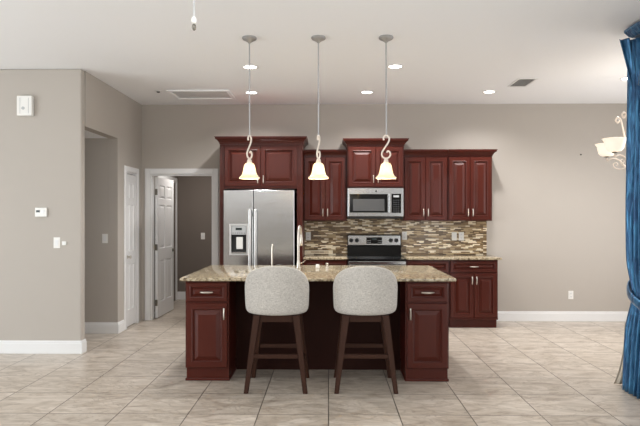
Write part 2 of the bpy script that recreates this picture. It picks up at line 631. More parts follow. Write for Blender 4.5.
def six_panel(bm, w, h, t, stile=.105):
    """six-panel door leaf, local: x 0..w, y -t/2..t/2, z 0..h"""
    mid = stile * .85
    pw = (w - 2 * stile - mid) / 2
    xs = [0, stile, stile + pw, stile + pw + mid, w - stile, w]
    zs = [0, .22, .22 + h * .30, .22 + h * .30 + .17, h - .115 - .20 - .09, h - .115 - .20, h - .115, h]
    for s in (-1, 1):
        yf = s * t / 2
        for i in range(5):
            for j in range(7):
                x0, x1, z0, z1 = xs[i], xs[i + 1], zs[j], zs[j + 1]
                if i in (1, 3) and j in (1, 3, 5):
                    prof = [(0, yf), (.008, yf - s * .014), (.018, yf - s * .014), (.04, yf - s * .003), (.042, yf - s * .003)]
                    loft(bm, [rect(x0, x1, z0, z1, q, y) for q, y in prof])
                else:
                    bm.faces.new([bm.verts.new(p) for p in rect(x0, x1, z0, z1, 0, yf)])
    y0, y1 = -t / 2, t / 2
    for pts in (((0, y0, 0), (0, y1, 0), (0, y1, h), (0, y0, h)), ((w, y0, 0), (w, y1, 0), (w, y1, h), (w, y0, h)),
                ((0, y0, 0), (w, y0, 0), (w, y1, 0), (0, y1, 0)), ((0, y0, h), (w, y0, h), (w, y1, h), (0, y1, h))):
        bm.faces.new([bm.verts.new(p) for p in pts])
    bmesh.ops.remove_doubles(bm, verts=bm.verts[:], dist=1e-4)


# bedroom door, swung open into the room beyond
bm = B()
six_panel(bm, .85, 2.06, .036)
d1 = obj('door_1', bm, 'white', kind='structure')
d1.location = (-2.515, 8.735, .012)
d1.rotation_euler = (0, 0, R(89))
for z in (.22, 1.03, 1.84):
    bm = B()
    box(bm, -.004, .0, -.017, .017, z - .045, z + .045)
    lathe(bm, [(.006, -.045), (.006, .045)], (-.007, .018, z), 10)
    obj('hinge', bm, 'brass', d1)
bm = B()
for s in (-1, 1):
    lathe(bm, [(.028, 0), (.028, s * .008), (.01, s * .010), (.01, s * .038)], (.79, s * .018, .95), 16, 'Y')
    tube(bm, [(.79, s * .058, .95), (.74, s * .060, .95), (.69, s * .056, .948)], [.009, .008, .007])
obj('door_handle', bm, 'brass', d1, True)

# closet door
bm = B()
six_panel(bm, .400, 2.045, .034, stile=.07)
d2 = obj('door_2', bm, 'white', kind='structure')
d2.location = (XL - .022, 7.9425, .015)
d2.rotation_euler = (0, 0, R(90))
bm = B()
lathe(bm, [(.024, -.018), (.024, -.024), (.009, -.026), (.009, -.045), (.020, -.052), (.024, -.062), (.018, -.074), (.006, -.078)], (.05, 0, .935), 16, 'Y')
obj('door_knob', bm, 'nickel', d2, True)


# ------------------------------------------------------------------ kitchen cabinets
def bar_pull(x, z, yf, length=.10):
    bm = B()
    for s in (-1, 1):
        lathe(bm, [(.005, 0), (.005, -.026)], (x, yf, z + s * length * .36), 10, 'Y')
    tube(bm, smooth_pts([(x, yf - .024, z - length / 2), (x, yf - .030, z - length * .3), (x, yf - .032, z), (x, yf - .030, z + length * .3), (x, yf - .024, z + length / 2)], 3), .0075, 10)
    return bm


def bow_pull(x, z, yf, length=.115):
    bm = B()
    for s in (-1, 1):
        lathe(bm, [(.006, 0), (.006, -.018)], (x + s * length * .40, yf, z), 10, 'Y')
    pts = smooth_pts([(x - length / 2, yf - .014, z), (x - length * .3, yf - .024, z), (x, yf - .030, z), (x + length * .3, yf - .024, z), (x + length / 2, yf - .014, z)], 4)
    n = len(pts)
    tube(bm, pts, [.004 + .006 * math.sin(PI * k / (n - 1)) for k in range(n)], 10)
    return bm


CROWN = [(0.0, 0.0), (.006, .0), (.006, .018), (.012, .020), (.018, .034), (.034, .052), (.050, .062), (.054, .068), (.054, .082), (.060, .084), (.060, .092)]


def crown(bm, x0, x1, yf, yb, z, left, right, scale=1.0, prof=CROWN):
    loops = []
    for o, dz in prof:
        o *= scale
        dz *= scale
        a, c = (x0 - o if left else x0), (x1 + o if right else x1)
        loops.append([(a, yb, z + dz), (a, yf - o, z + dz), (c, yf - o, z + dz), (c, yb, z + dz)])
    loft(bm, loops, cap0=True, cap1=True)


def upper_cabinet(label, x0, x1, yf, z0, z1, ndoors, zc=None, left=False, right=False, zd0=None, cs=1.0):
    """yf = front of the doors; zc = crown foot; local origin = left front foot"""
    t = thing('wall_cabinet', label, 'kitchen cabinet', (x0, yf, z0))
    w, h = x1 - x0, z1 - z0
    yb = BW - yf - .003
    bm = B()
    box(bm, .001, w - .001, .022, yb, 0, h, bev=.002, seg=1)
    obj('carcass', bm, 'cherry', t)
    n = ndoors
    g = .004
    m_ = .016
    dw = (w - 2 * m_ - g * (n - 1)) / n
    for k in range(n):
        a = m_ + k * (dw + g)
        bm = B()
        raised(bm, a, a + dw, .014, h - .016, .0215)
        d = obj('door', bm, 'cherry', t)
        hx = a + dw - .030 if k % 2 == 0 else a + .030
        obj('handle', bar_pull(hx, .115, .0005), 'nickel', d, True)
    bm = B()
    crown(bm, .001, w - .001, .021, yb, h + .0005, left, right, cs)
    obj('crown_molding', bm, 'cherry', t)
    return t


upper_cabinet('tall cherry two-door wall cabinet between the refrigerator and the microwave', -.342, .254, 8.25, 1.433, 2.318, 2)
upper_cabinet('short cherry two-door wall cabinet directly above the microwave', .256, 1.026, 8.15, 1.885, 2.452, 2, left=True, right=True, cs=1.05)
upper_cabinet('cherry two-door wall cabinet immediately right of the microwave', 1.028, 1.636, 8.25, 1.433, 2.318, 2)
upper_cabinet('rightmost cherry two-door wall cabinet, at the open end of the row', 1.638, 2.246, 8.25, 1.433, 2.318, 2, right=True)

# refrigerator enclosure: two tall panels, cabinet above
FX0, FX1, FY = -1.444, -.346, 7.93
t = thing('refrigerator_cabinet', 'tall cherry enclosure around the refrigerator with two doors above it', 'kitchen cabinet', (FX0, FY, 0))
w = FX1 - FX0
yb = BW - FY - .003
for a, c in ((0, .062), (w - .072, w)):
    bm = B()
    box(bm, a, c, 0.022, yb, 0, 2.452, bev=.002, seg=1)
    obj('side_panel', bm, 'cherry', t)
bm = B()
box(bm, .0625, w - .0725, .022, yb, 1.862, 2.452)
obj('carcass', bm, 'cherry', t)
dw = (w - .072 - .062 + .016) / 2
for k in range(2):
    a = .066 + k * (dw - .006)
    bm = B()
    raised(bm, a, a + dw - .012, 1.895, 2.425, .0215)
    d = obj('door', bm, 'cherry', t)
    hx = a + dw - .046 if k == 0 else a + .034
    obj('handle', bar_pull(hx, 1.985, .0005), 'nickel', d, True)
bm = B()
crown(bm, .001, w - .001, .021, yb, 2.4525, True, True, 1.05)
obj('crown_molding', bm, 'cherry', t)


def base_cabinet(label, x0, x1, yf, yb, zt, drawers, ndoors, name='base_cabinet', hs=None, toe=.06, skin='cherry', moulding=False, toe_h=.115, zdr=.155):
    """yf = door front. drawers: number of drawer fronts in the top row"""
    t = thing(name, label, 'kitchen cabinet', (x0, yf, 0))
    w = x1 - x0
    d_ = yb - yf
    bm = B()
    box(bm, 0, w, .022, d_, toe_h, zt, bev=.002, seg=1)
    obj('carcass', bm, skin, t)
    bm = B()
    box(bm, .006, w - .006, toe, d_ - .004, 0, toe_h - .0005)
    if moulding:
        box(bm, -.004, w + .004, toe - .012, d_ - .004, 0, .022, bev=.004)
    obj('toe_kick', bm, skin, t)
    if not moulding:
        bm = B()
        box(bm, 0.0, w, .006, .0215, toe_h, toe_h + .022, bev=.004)
        obj('base_rail', bm, skin, t)
    m_ = .014
    g = .006
    ztop = zt - .018
    zsplit = ztop - zdr
    dw = (w - 2 * m_ - g * (drawers - 1)) / drawers
    for k in range(drawers):
        a = m_ + k * (dw + g)
        bm = B()
        raised(bm, a, a + dw, zsplit + .008, ztop, .0215, rail=.040, field=.02)
        d = obj('drawer', bm, skin, t)
        obj('handle', bow_pull(a + dw / 2, (zsplit + ztop) / 2 + .004, .0005), 'nickel', d, True)
    dw = (w - 2 * m_ - g * (ndoors - 1)) / ndoors
    for k in range(ndoors):
        a = m_ + k * (dw + g)
        bm = B()
        raised(bm, a, a + dw, toe_h + .026 if not moulding else toe_h + .008, zsplit - .008, .0215)
        d = obj('door', bm, skin, t)
        side = (hs if hs else ('r' if k % 2 == 0 else 'l'))
        hx = a + dw - .026 if side == 'r' else a + .026
        obj('handle', bar_pull(hx, zsplit - .10, .0005), 'nickel', d, True)
    return t


BF = 8.03
base_cabinet('cherry base cabinet between the refrigerator and the range', -.342, .250, BF, BW - .004, .914, 2, 2)
base_cabinet('cherry base cabinet immediately right of the range, mostly behind the island', 1.040, 1.618, BF, BW - .004, .914, 1, 2)
base_cabinet('rightmost cherry base cabinet with a drawer over two doors, at the end of the counter', 1.620, 2.262, BF, BW - .004, .914, 1, 2)


def slab(name, label, x0, x1, y0, y1, z0, z1, group=None):
    bm = B()
    box(bm, 0, x1 - x0, 0, y1 - y0, 0, z1 - z0, bev=.009, seg=3)
    o = obj(name, bm, 'granite', None, True)
    o.location = (x0, y0, z0)
    return tag(o, label, 'countertop', group)


slab('countertop', 'beige granite counter left of the range, beside the refrigerator', -.343, .252, 7.995, BW - .012, .9145, .946)
slab('countertop', 'beige granite counter right of the range, ending at the bare wall', 1.038, 2.306, 7.995, BW - .012, .9145, .946)

# mosaic backsplash panel
bm = B()
box(bm, -.343, 2.255, BW - .010, BW - .001, .948, 1.431)
box(bm, .2565, 1.0255, BW - .010, BW - .001, 1.431, 1.884)
tag(obj('backsplash', bm, 'mosaic'), 'brown and cream strip mosaic backsplash behind the range and counters', 'backsplash')

# ------------------------------------------------------------------ island
IZ = .909
base_cabinet('left cherry end cabinet of the island, seating side, beside the left stool', -1.296, -.900, 5.40, 5.83, IZ, 1, 1, hs='r', moulding=True, toe=.042, toe_h=.118, zdr=.175)
base_cabinet('right cherry end cabinet of the island, seating side, beside the right stool', .694, 1.083, 5.40, 5.83, IZ, 1, 1, hs='l', moulding=True, toe=.042, toe_h=.118, zdr=.175)
t = thing('kitchen_island', 'dark cherry island base with plain back panel behind the stools', 'kitchen island', (-.106, 5.84, 0))
bm = B()
box(bm, -1.19, 1.189, .02, .90, .10, IZ - .0005, bev=.002, seg=1)
obj('carcass', bm, 'cherry', t)
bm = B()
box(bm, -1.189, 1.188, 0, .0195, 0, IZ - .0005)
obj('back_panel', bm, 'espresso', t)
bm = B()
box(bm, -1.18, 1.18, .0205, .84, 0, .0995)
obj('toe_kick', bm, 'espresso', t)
slab('countertop', 'large beige granite island top with the seating overhang', -1.336, 1.140, 5.36, 6.80, .9095, .939)


# ------------------------------------------------------------------ refrigerator
t = thing('refrigerator', 'stainless side-by-side refrigerator with ice and water dispenser', 'refrigerator', (-.910, 7.82, 0))
W2 = .4625
bm = B()
box(bm, -W2 + .01, W2 - .006, .085, .74, .02, 1.822)
obj('body', bm, 'steel_dark', t)
bm = B()
box(bm, -W2 + .01, W2 - .006, .06, .0845, .012, .075)
for k in range(5):
    box(bm, -W2 + .03, W2 - .03, .054, .0595, .022 + k * .01, .026 + k * .01)
obj('grille', bm, 'black', t)
SP = -.075  # split between the doors
dz0, dz1 = .085, 1.838
bx0, bx1, bz0, bz1 = -.372, -.150, 1.000, 1.385     # dispenser opening in the left door


def door_with_hole(bm, x0, x1, z0, z1, hole):
    h0, h1, g0, g1 = hole
    outer = [(x0 + .006, x1 - .006, z0 + .006, z1 - .006, 0.0), (x0 + .001, x1 - .001, z0 + .001, z1 - .001, .004), (x0, x1, z0, z1, .012), (x0, x1, z0, z1, .08)]
    loops = [[(a, y, c), (b_, y, c), (b_, y, d), (a, y, d)] for a, b_, c, d, y in reversed(outer)]
    loops.append([(h0, 0, g0), (h1, 0, g0), (h1, 0, g1), (h0, 0, g1)])
    loops.append([(h0, .055, g0), (h1, .055, g0), (h1, .055, g1), (h0, .055, g1)])
    loft(bm, loops, cap0=True, cap1=True)


bm = B()
door_with_hole(bm, -W2, SP - .004, dz0, dz1, (bx0, bx1, bz0, bz1))
dl = obj('door', bm, 'steel', t)
bm = B()
loft(bm, [[(a, y, c), (b_, y, c), (b_, y, d), (a, y, d)] for a, b_, c, d, y in ((SP + .004, W2, dz0, dz1, .08), (SP + .004, W2, dz0, dz1, .012), (SP + .005, W2 - .001, dz0 + .001, dz1 - .001, .004), (SP + .010, W2 - .006, dz0 + .006, dz1 - .006, 0))], cap0=True, cap1=True)
dr = obj('door', bm, 'steel', t)
for par, x in ((dl, SP - .036), (dr, SP + .036)):
    bm = B()
    for z in (.50, 1.52):
        box(bm, x - .011, x + .011, -.042, -.0005, z - .025, z + .025, bev=.004)
    box(bm, x - .017, x + .017, -.062, -.040, .42, 1.590, bev=.007)
    obj('handle', bm, 'steel_bright', par)
# dispenser pieces
bm = B()
loft(bm, [[(bx0 - i, y, bz0 - i), (bx1 + i, y, bz0 - i), (bx1 + i, y, bz1 + i), (bx0 - i, y, bz1 + i)] for i, y in ((.012, -.0005), (.010, -.008), (-.010, -.008), (-.014, .004))], cap1=False)
obj('dispenser_frame', bm, 'steel_bright', dl)
bm = B()
box(bm, bx0 + .016, bx1 - .016, -.006, .05, 1.255, bz1 - .016, bev=.004)
obj('dispenser_panel', bm, 'grey', dl)
bm = B()
box(bm, bx0 + .07, bx1 - .07, -.009, -.0065, 1.315, 1.345)
obj('display', bm, 'lcd', dl)
for k in range(6):
    bm = B()
    box(bm, bx0 + .03 + k * .029, bx0 + .045 + k * .029, -.0085, -.0065, 1.272, 1.280)
    obj('button', bm, 'steel_dark', dl)
bm = B()
box(bm, bx0 + .003, bx0 + .012, .001, .0535, bz0 + .02, 1.254)
box(bm, bx1 - .012, bx1 - .003, .001, .0535, bz0 + .02, 1.254)
box(bm, bx0 + .012, bx1 - .012, .046, .0545, bz0 + .02, 1.254)
obj('dispenser_recess', bm, 'dark_gap', dl)
bm = B()
box(bm, bx0 + .075, bx1 - .060, .012, .030, 1.065, 1.225, bev=.006)
obj('dispenser_paddle', bm, 'plate', dl)
bm = B()
box(bm, bx0 + .016, bx1 - .016, -.016, .044, bz0 + .016, bz0 + .030, bev=.003)
obj('drip_tray', bm, 'steel', dl)

# ------------------------------------------------------------------ range
t = thing('range', 'stainless freestanding electric range with a black glass cooktop', 'range', (.646, 7.95, 0))
w = .379
bm = B()
box(bm, -w, w, .04, .60, .02, .898)
obj('body', bm, 'steel_dark', t)
bm = B()
box(bm, -w - .004, w + .004, .008, .600, .899, .930, bev=.006)
for (x, y, r) in ((-.19, .17, .10), (.19, .17, .085), (-.19, .43, .075), (.19, .43, .10)):
    lathe(bm, [(r, .9302), (r - .004, .9306)], (x, y, 0), 28)
obj('cooktop', bm, 'black_glass', t)
bm = B()
box(bm, -w, w, .005, .0395, .855, .8985, bev=.004)
obj('front_trim', bm, 'steel', t)
bm = B()
box(bm, -w, w, .0, .0395, .24, .850, bev=.004)
od = obj('oven_door', bm, 'steel', t)
bm = B()
box(bm, -.26, .26, -.004, -.0005, .36, .70, bev=.001)
obj('window', bm, 'black_glass', od)
bm = B()
for s in (-1, 1):
    box(bm, s * .31 - .012, s * .31 + .012, -.05, -.0005, .79, .815, bev=.003)
tube(bm, [(-.34, -.052, .803), (.34, -.052, .803)], .013, 12)
obj('handle', bm, 'steel', od, True)
bm = B()
box(bm, -w, w, .005, .0395, .03, .232, bev=.004)
obj('storage_drawer', bm, 'steel', t)
# backguard
bm = B()
prof = [(.530, .9305), (.545, 1.075), (.530, 1.085), (.535, 1.232), (.552, 1.240), (.615, 1.240), (.615, .9305)]
loft(bm, [[(x, y, z) for y, z in prof] for x in (-w, w)], cap0=True, cap1=True)
bg = obj('backguard', bm, 'black_glass', t)
bm = B()
loft(bm, [[(x, y, z) for y, z in ((.5285, 1.092), (.5325, 1.222), (.5285, 1.222), (.5245, 1.092))] for x in (-w + .012, w - .012)], cap0=True, cap1=True)
obj('control_panel', bm, 'steel', bg)
bm = B()
box(bm, -.112, .108, .5185, .5248, 1.108, 1.200, bev=.002)
obj('control_display', bm, 'black_glass', bg)
bm = B()
box(bm, -.035, .035, .5165, .5180, 1.165, 1.190)
obj('clock', bm, 'lcd', bg)
for k in range(4):
    for j in range(2):
        for s in (-1, 1):
            bm = B()
            box(bm, s * .075 - .025 + k * .014, s * .075 - .017 + k * .014, .5170, .5180, 1.125 + j * .025, 1.131 + j * .025)
            obj('button', bm, 'mark', bg)
for x in (-.325, -.246, .232, .310):
    bm = B()
    lathe(bm, [(.029, .5245), (.029, .516), (.024, .512), (.022, .496), (.019, .493)], (x, 0, 1.157), 20, 'Y')
    box(bm, x - .004, x + .004, .487, .500, 1.137, 1.177, bev=.002)
    obj('knob', bm, 'black', bg, True)

# ------------------------------------------------------------------ microwave
t = thing('microwave', 'stainless over-the-range microwave under the short wall cabinet', 'microwave', (.640, 8.15, 1.480))
w = .378
bm = B()
box(bm, -w, w, .025, .44, .012, .400)
obj('body', bm, 'steel_dark', t)
bm = B()
box(bm, -w + .01, w - .01, .02, .43, -.016, .0115, bev=.004)
for k in range(4):
    box(bm, -.30, .30, .06 + k * .05, .085 + k * .05, -.019, -.0155)
obj('vent_underside', bm, 'dark_gap', t)
bm = B()
box(bm, -w, w, 0, .0245, .012, .400, bev=.006)
d = obj('door', bm, 'steel', t)
bm = B()
box(bm, -.352, .162, -.004, -.0003, .066, .318, bev=.001)
obj('window_frame', bm, 'black_glass', d)
bm = B()
box(bm, -.308, .118, -.0055, -.0045, .088, .250)
obj('window', bm, 'mesh_glass', d)
bm = B()
for z in (.085, .300):
    box(bm, .176, .200, -.034, -.0005, z - .012, z + .012, bev=.003)
box(bm, .173, .203, -.046, -.032, .058, .326, bev=.006)
obj('handle', bm, 'steel', d)
bm = B()
box(bm, .214, .344, -.004, -.0003, .062, .320, bev=.001)
cp = obj('control_panel', bm, 'black_glass', t)
bm = B()
box(bm, .240, .316, -.0055, -.0045, .274, .300)
obj('display', bm, 'grey', cp)
for r_ in range(6):
    for c_ in range(3):
        bm = B()
        box(bm, .236 + c_ * .031, .256 + c_ * .031, -.0055, -.0045, .082 + r_ * .029, .094 + r_ * .029)
        obj('button', bm, 'steel_dark', cp)
bm = B()
lathe(bm, [(.0125, -.0003), (.0125, -.003), (.010, -.0036)], (.005, 0, .357), 20, 'Y')
bd = obj('round_badge', bm, 'steel_dark', t, True)

# ------------------------------------------------------------------ things on the island top
t = thing('faucet', 'tall brushed nickel gooseneck faucet at the back of the island', 'faucet', (-.322, 6.42, .939))
bm = B()
lathe(bm, [(.028, 0.0005), (.028, .008), (.020, .014), (.018, .07), (.015, .08)], (0, 0, 0), 20)
obj('base', bm, 'nickel', t, True)
bm = B()
tube(bm, smooth_pts([(0, 0, .078), (0, 0, .36), (0.003, .03, .425), (.010, .085, .445), (.018, .14, .42), (.022, .165, .36), (.022, .165, .33)], 6), .0135, 12)
obj('spout', bm, 'nickel', t, True)
bm = B()
lathe(bm, [(.016, .0), (.019, -.01), (.019, -.09), (.015, -.10)], (.022, .165, .33), 14)
obj('spray_head', bm, 'nickel', t, True)
bm = B()
tube(bm, [(.017, 0, .05), (.045, -.002, .058), (.075, -.004, .085)], [.008, .006, .005])
obj('lever', bm, 'nickel', t, True)

t = thing('water_tap', 'thin straight filtered-water tap on the island left of the faucet', 'faucet', (-.608, 6.46, .939))
bm = B()
lathe(bm, [(.018, 0.0005), (.018, .006), (.010, .012)], seg=16)
obj('base', bm, 'nickel', t, True)
bm = B()
tube(bm, smooth_pts([(0, 0, .01), (0, 0, .22), (0, .03, .25), (0, .07, .235)], 5), .0085, 10)
obj('spout', bm, 'nickel', t, True)

t = thing('soap_dispenser', 'small chrome soap pump on the island nearest the range', 'soap dispenser', (-.016, 6.46, .939))
bm = B()
lathe(bm, [(.018, 0.0005), (.018, .008), (.009, .014), (.008, .030), (.016, .036), (.017, .046), (.010, .052)], seg=16)
obj('pump', bm, 'nickel', t, True)
bm = B()
tube(bm, [(0, .010, .044), (0, .045, .046), (0, .07, .036)], [.005, .0045, .004])
obj('nozzle', bm, 'nickel', t, True)
t = thing('air_gap', 'small white cap on the island between faucet and soap pump', 'air gap', (-.118, 6.46, .939))
bm = B()
lathe(bm, [(.020, 0.0005), (.020, .030), (.017, .036), (.008, .038)], seg=20)
obj('cap', bm, 'plate', t, True)
t = thing('sink_strainer', 'small steel strainer with dark centre between the water tap and faucet', 'strainer', (-.535, 6.46, .939))
bm = B()
lathe(bm, [(.016, 0.0005), (.026, .026), (.028, .030), (.024, .030), (.016, .008)], seg=20)
obj('basket', bm, 'steel', t, True)
bm = B()
lathe(bm, [(.010, .0085), (.011, .022), (.006, .026)], seg=14)
obj('stopper', bm, 'black', t, True)


# ------------------------------------------------------------------ bar stools
def shell(bm, Wd, z0, z1, Rr, th, y0, nt=2.45, nb=9.0):
    """barrel-shaped upholstered back: rings of a superellipse wrapped on an arc"""
    NA, NR = 72, 12
    zc, hh = (z0 + z1) / 2, (z1 - z0) / 2
    front, back = [], []
    for i in range(NR + 1):
        r = i / NR
        r = 1 - (1 - r) ** 1.7
        fr, bk = [], []
        for k in range(NA):
            a = 2 * PI * k / NA
            ca, sa = math.cos(a), math.sin(a)
            n = nt if sa > 0 else nb
            q = (abs(ca) ** n + abs(sa) ** n) ** (-1 / n)
            u = q * ca * r * Wd
            v = q * sa * r
            if v < 0:
                v *= 1 - .035 * (u / Wd) ** 2
            z = zc + v * hh
            if v > 0:
                u *= 1 - .055 * v * v
            # widest somewhat above the foot
            u *= 1 - .03 * max(0, -v)
            half = th / 2 * math.sqrt(max(0, 1 - r ** 7)) if r < 1 else 0
            phi = u / Rr
            lean = -.02 * v
            for lst, rad in ((fr, Rr - half), (bk, Rr + half)):
                lst.append((rad * math.sin(phi), y0 + Rr - rad * math.cos(phi) + lean, z))
        front.append(fr)
        back.append(bk)
    for lst in (front, back):
        rings = []
        for i, ring in enumerate(lst):
            if i == 0:
                continue
            rings.append([bm.verts.new(p) for p in ring])
        c = bm.verts.new(lst[0][0])
        for k in range(NA):
            bm.faces.new((c, rings[0][k], rings[0][(k + 1) % NA]))
        for a, b_ in zip(rings, rings[1:]):
            for k in range(NA):
                k2 = (k + 1) % NA
                bm.faces.new((a[k], a[k2], b_[k2], b_[k]))
    bmesh.ops.remove_doubles(bm, verts=bm.verts[:], dist=1e-5)


def leg_bm(sx, sy):
    bm = B()
    top = Vector((sx * .168, sy * .165, .645))
    foot = Vector((sx * .250, sy * .250, 0))
    loops = []
    for p, s in ((foot, .019), (top, .030)):
        loops.append([(p.x - s, p.y - s, p.z), (p.x + s, p.y - s, p.z), (p.x + s, p.y + s, p.z), (p.x - s, p.y + s, p.z)])
    loft(bm, loops, cap0=True, cap1=True)
    bmesh.ops.bevel(bm, geom=[e for e in bm.edges if abs(e.verts[0].co.z - e.verts[1].co.z) > .1], offset=.005, segments=2, affect='EDGES')
    return bm


def legpos(z, sx, sy):
    k = z / .645
    return Vector((sx * (.250 - .082 * k), sy * (.250 - .085 * k), z))


t = thing('bar_stool', 'left bar stool with a grey linen barrel back and dark wooden legs', 'bar stool', (-.445, 5.30, 0))
bm = B()
shell(bm, .318, .652, 1.074, .34, .058, -.252)
obj('backrest', bm, 'linen', t, 'all')
bm = B()
NA = 48
loops = []
for z, s in ((.655, .93), (.660, .98), (.672, 1.0), (.705, 1.0), (.725, .97), (.735, .88), (.738, .6), (.739, .1)):
    lp = []
    for k in range(NA):
        a = 2 * PI * k / NA
        q = (abs(math.cos(a)) ** 3.4 + abs(math.sin(a)) ** 3.4) ** (-1 / 3.4)
        lp.append((.215 * s * q * math.cos(a), .03 + .205 * s * q * math.sin(a), z))
    loops.append(lp)
loft(bm, loops, cap0=True, cap1=True)
obj('seat', bm, 'linen', t, True)
for sx in (-1, 1):
    for sy in (-1, 1):
        obj('leg', leg_bm(sx, sy), 'walnut', t)
bm = B()
for s in (-1, 1):
    box(bm, -.140, .140, s * .165 - .012, s * .165 + .012, .588, .650, bev=.002)
    box(bm, s * .165 - .012, s * .165 + .012, -.137, .137, .588, .650, bev=.002)
obj('apron', bm, 'walnut', t)
for z, pairs in ((.303, (((-1, -1), (1, -1)), ((-1, 1), (1, 1)))), (.22, (((-1, -1), (-1, 1)), ((1, -1), (1, 1))))):
    for pa, pb in pairs:
        bm = B()
        a, c = legpos(z, *pa), legpos(z, *pb)
        if abs(a.x - c.x) > .1:
            box(bm, a.x + .022, c.x - .022, a.y - .011, a.y + .011, z - .018, z + .018, bev=.003)
        else:
            box(bm, a.x - .011, a.x + .011, a.y + .022, c.y - .022, z - .016, z + .016, bev=.003)
        obj('stretcher', bm, 'walnut', t)
s2 = copy_tree(t)
s2.location = (.318, 5.312, 0)
s2['label'] = 'right bar stool with a grey linen barrel back and dark wooden legs'
for s in (t, s2):
    s['group'] = 'bar stools at the island'

# ------------------------------------------------------------------ pendant lamps
SCR = [(120, 78), (116, 66), (121, 52), (136, 44), (152, 54), (157, 72), (148, 98), (128, 128), (109, 158), (104, 178), (112, 198), (134, 207), (156, 198), (165, 178), (158, 160), (146, 156), (140, 166)]


def pendant():
    t = thing('pendant_lamp', '', 'pendant lamp', (-.71, 5.38, 1.830))
    top = H - 1.830
    bm = B()
    lathe(bm, [(.064, top - .0005), (.066, top - .012), (.060, top - .022), (.040, top - .032), (.018, top - .044), (.008, top - .056)], seg=32)
    obj('canopy', bm, 'canopy', t, True)
    bm = B()
    tube(bm, [(.004, 0, .384), (0, 0, top - .045)], .006, 10)
    obj('rod', bm, 'canopy', t, True)
    bm = B()
    pts = smooth_pts([((x - 134) / 791, 0, (350 - y) / 791) for x, y in SCR], 5)
    tube(bm, pts, .0075, 10)
    obj('scroll_arm', bm, 'scroll', t, True)
    bm = B()
    lathe(bm, [(.006, .182), (.012, .178), (.019, .168), (.022, .150), (.024, .140), (.010, .139)], seg=24)
    obj('shade_holder', bm, 'scroll', t, True)
    bm = B()
    prof = [(.024, .140), (.036, .136), (.046, .122), (.053, .095), (.058, .065), (.066, .038), (.078, .022), (.090, .014), (.093, .006), (.090, .0)]
    inner = [(r - .005, z + (.002 if k < 3 else 0)) for k, (r, z) in enumerate(prof)]
    lathe(bm, prof + list(reversed(inner)), seg=36, cap=False)
    obj('shade', bm, 'shade', t, True)
    bm = B()
    lathe(bm, [(.010, .136), (.012, .120), (.018, .112), (.020, .102), (.015, .094), (.006, .090)], seg=20)
    obj('bulb', bm, 'bulb', t, True)
    light('bulb_light', 'POINT', (0, 0, .055), 3, (1.0, .88, .70), size=.03, parent=t)
    return t


p0 = pendant()
ps = [p0, copy_tree(p0), copy_tree(p0)]
for p, x, rz, lb in zip(ps, (-.71, -.09, .515), (R(64), R(72), 0),
                        ('left pendant lamp with a glowing bell shade, in front of the refrigerator cabinet',
                         'middle pendant lamp with a glowing bell shade, its scroll seen nearly edge-on',
                         'right pendant lamp with a glowing bell shade and wide open S scroll, by the microwave')):
    p.location = (x, 5.38, 1.830)
    p.rotation_euler = (0, 0, rz)
    p['label'] = lb
    p['group'] = 'pendant lamps over the island'


# ------------------------------------------------------------------ recessed lights
def downlight():
    t = thing('recessed_light', '', 'ceiling light', (0, 0, H))
    bm = B()
    lathe(bm, [(.088, -.0005), (.090, -.004), (.084, -.008), (.068, -.007), (.066, -.0005)], seg=32, cap=False)
    obj('trim_ring', bm, 'white', t, True)
    bm = B()
    lathe(bm, [(.065, -.001), (.064, -.005), (.030, -.007)], seg=32)
    obj('lens', bm, 'lens', t, True)
    light('spot_light', 'SPOT', (0, 0, -.02), 116, (1.0, .99, .975), size=.06, spot=150, blend=.9, parent=t)
    return t


d0 = downlight()
spots = [(-.839, 6.43, 'recessed ceiling light beside the left pendant rod, nearer of the two there'),
         (-.996, 7.75, 'recessed ceiling light beside the left pendant rod, farther of the two there'),
         (.714, 6.43, 'recessed ceiling light just right of the right pendant rod, nearer the camera'),
         (.497, 7.75, 'recessed ceiling light just left of the right pendant rod, near the back wall'),
         (2.067, 7.75, 'recessed ceiling light left of the air vent, near the back wall'),
         (3.475, 7.02, 'rightmost recessed ceiling light, half hidden by the blue curtain')]
for k, (x, y, lb) in enumerate(spots):
    o = d0 if k == 0 else copy_tree(d0)
    o.location = (x, y, H)
    o['label'] = lb
    o['group'] = 'recessed ceiling lights'

# ceiling vent
t = thing('ceiling_vent', 'dark slatted air vent in the ceiling at the right', 'air vent', (2.325, 7.225, H))
bm = B()
vx, vy = .115, .215
for (a, b_, c, d) in ((-vx, vx, -vy, -vy + .022), (-vx, vx, vy - .022, vy), (-vx, -vx + .022, -vy + .022, vy - .022), (vx - .022, vx, -vy + .022, vy - .022)):
    box(bm, a, b_, c, d, -.009, -.0005, bev=.002)
obj('frame', bm, 'white', t)
bm = B()
box(bm, -vx + .022, vx - .022, -vy + .022, vy - .022, -.0025, -.0005)
obj('duct_opening', bm, 'dark_gap', t)
for k in range(7):
    bm = B()
    x = -.075 + k * .025
    loft(bm, [[(x - .010, y, -.012), (x + .008, y, -.004), (x + .009, y, -.0045), (x - .009, y, -.0130)] for y in (-vy + .023, vy - .023)], cap0=True, cap1=True)
    obj('slat', bm, 'white', t)

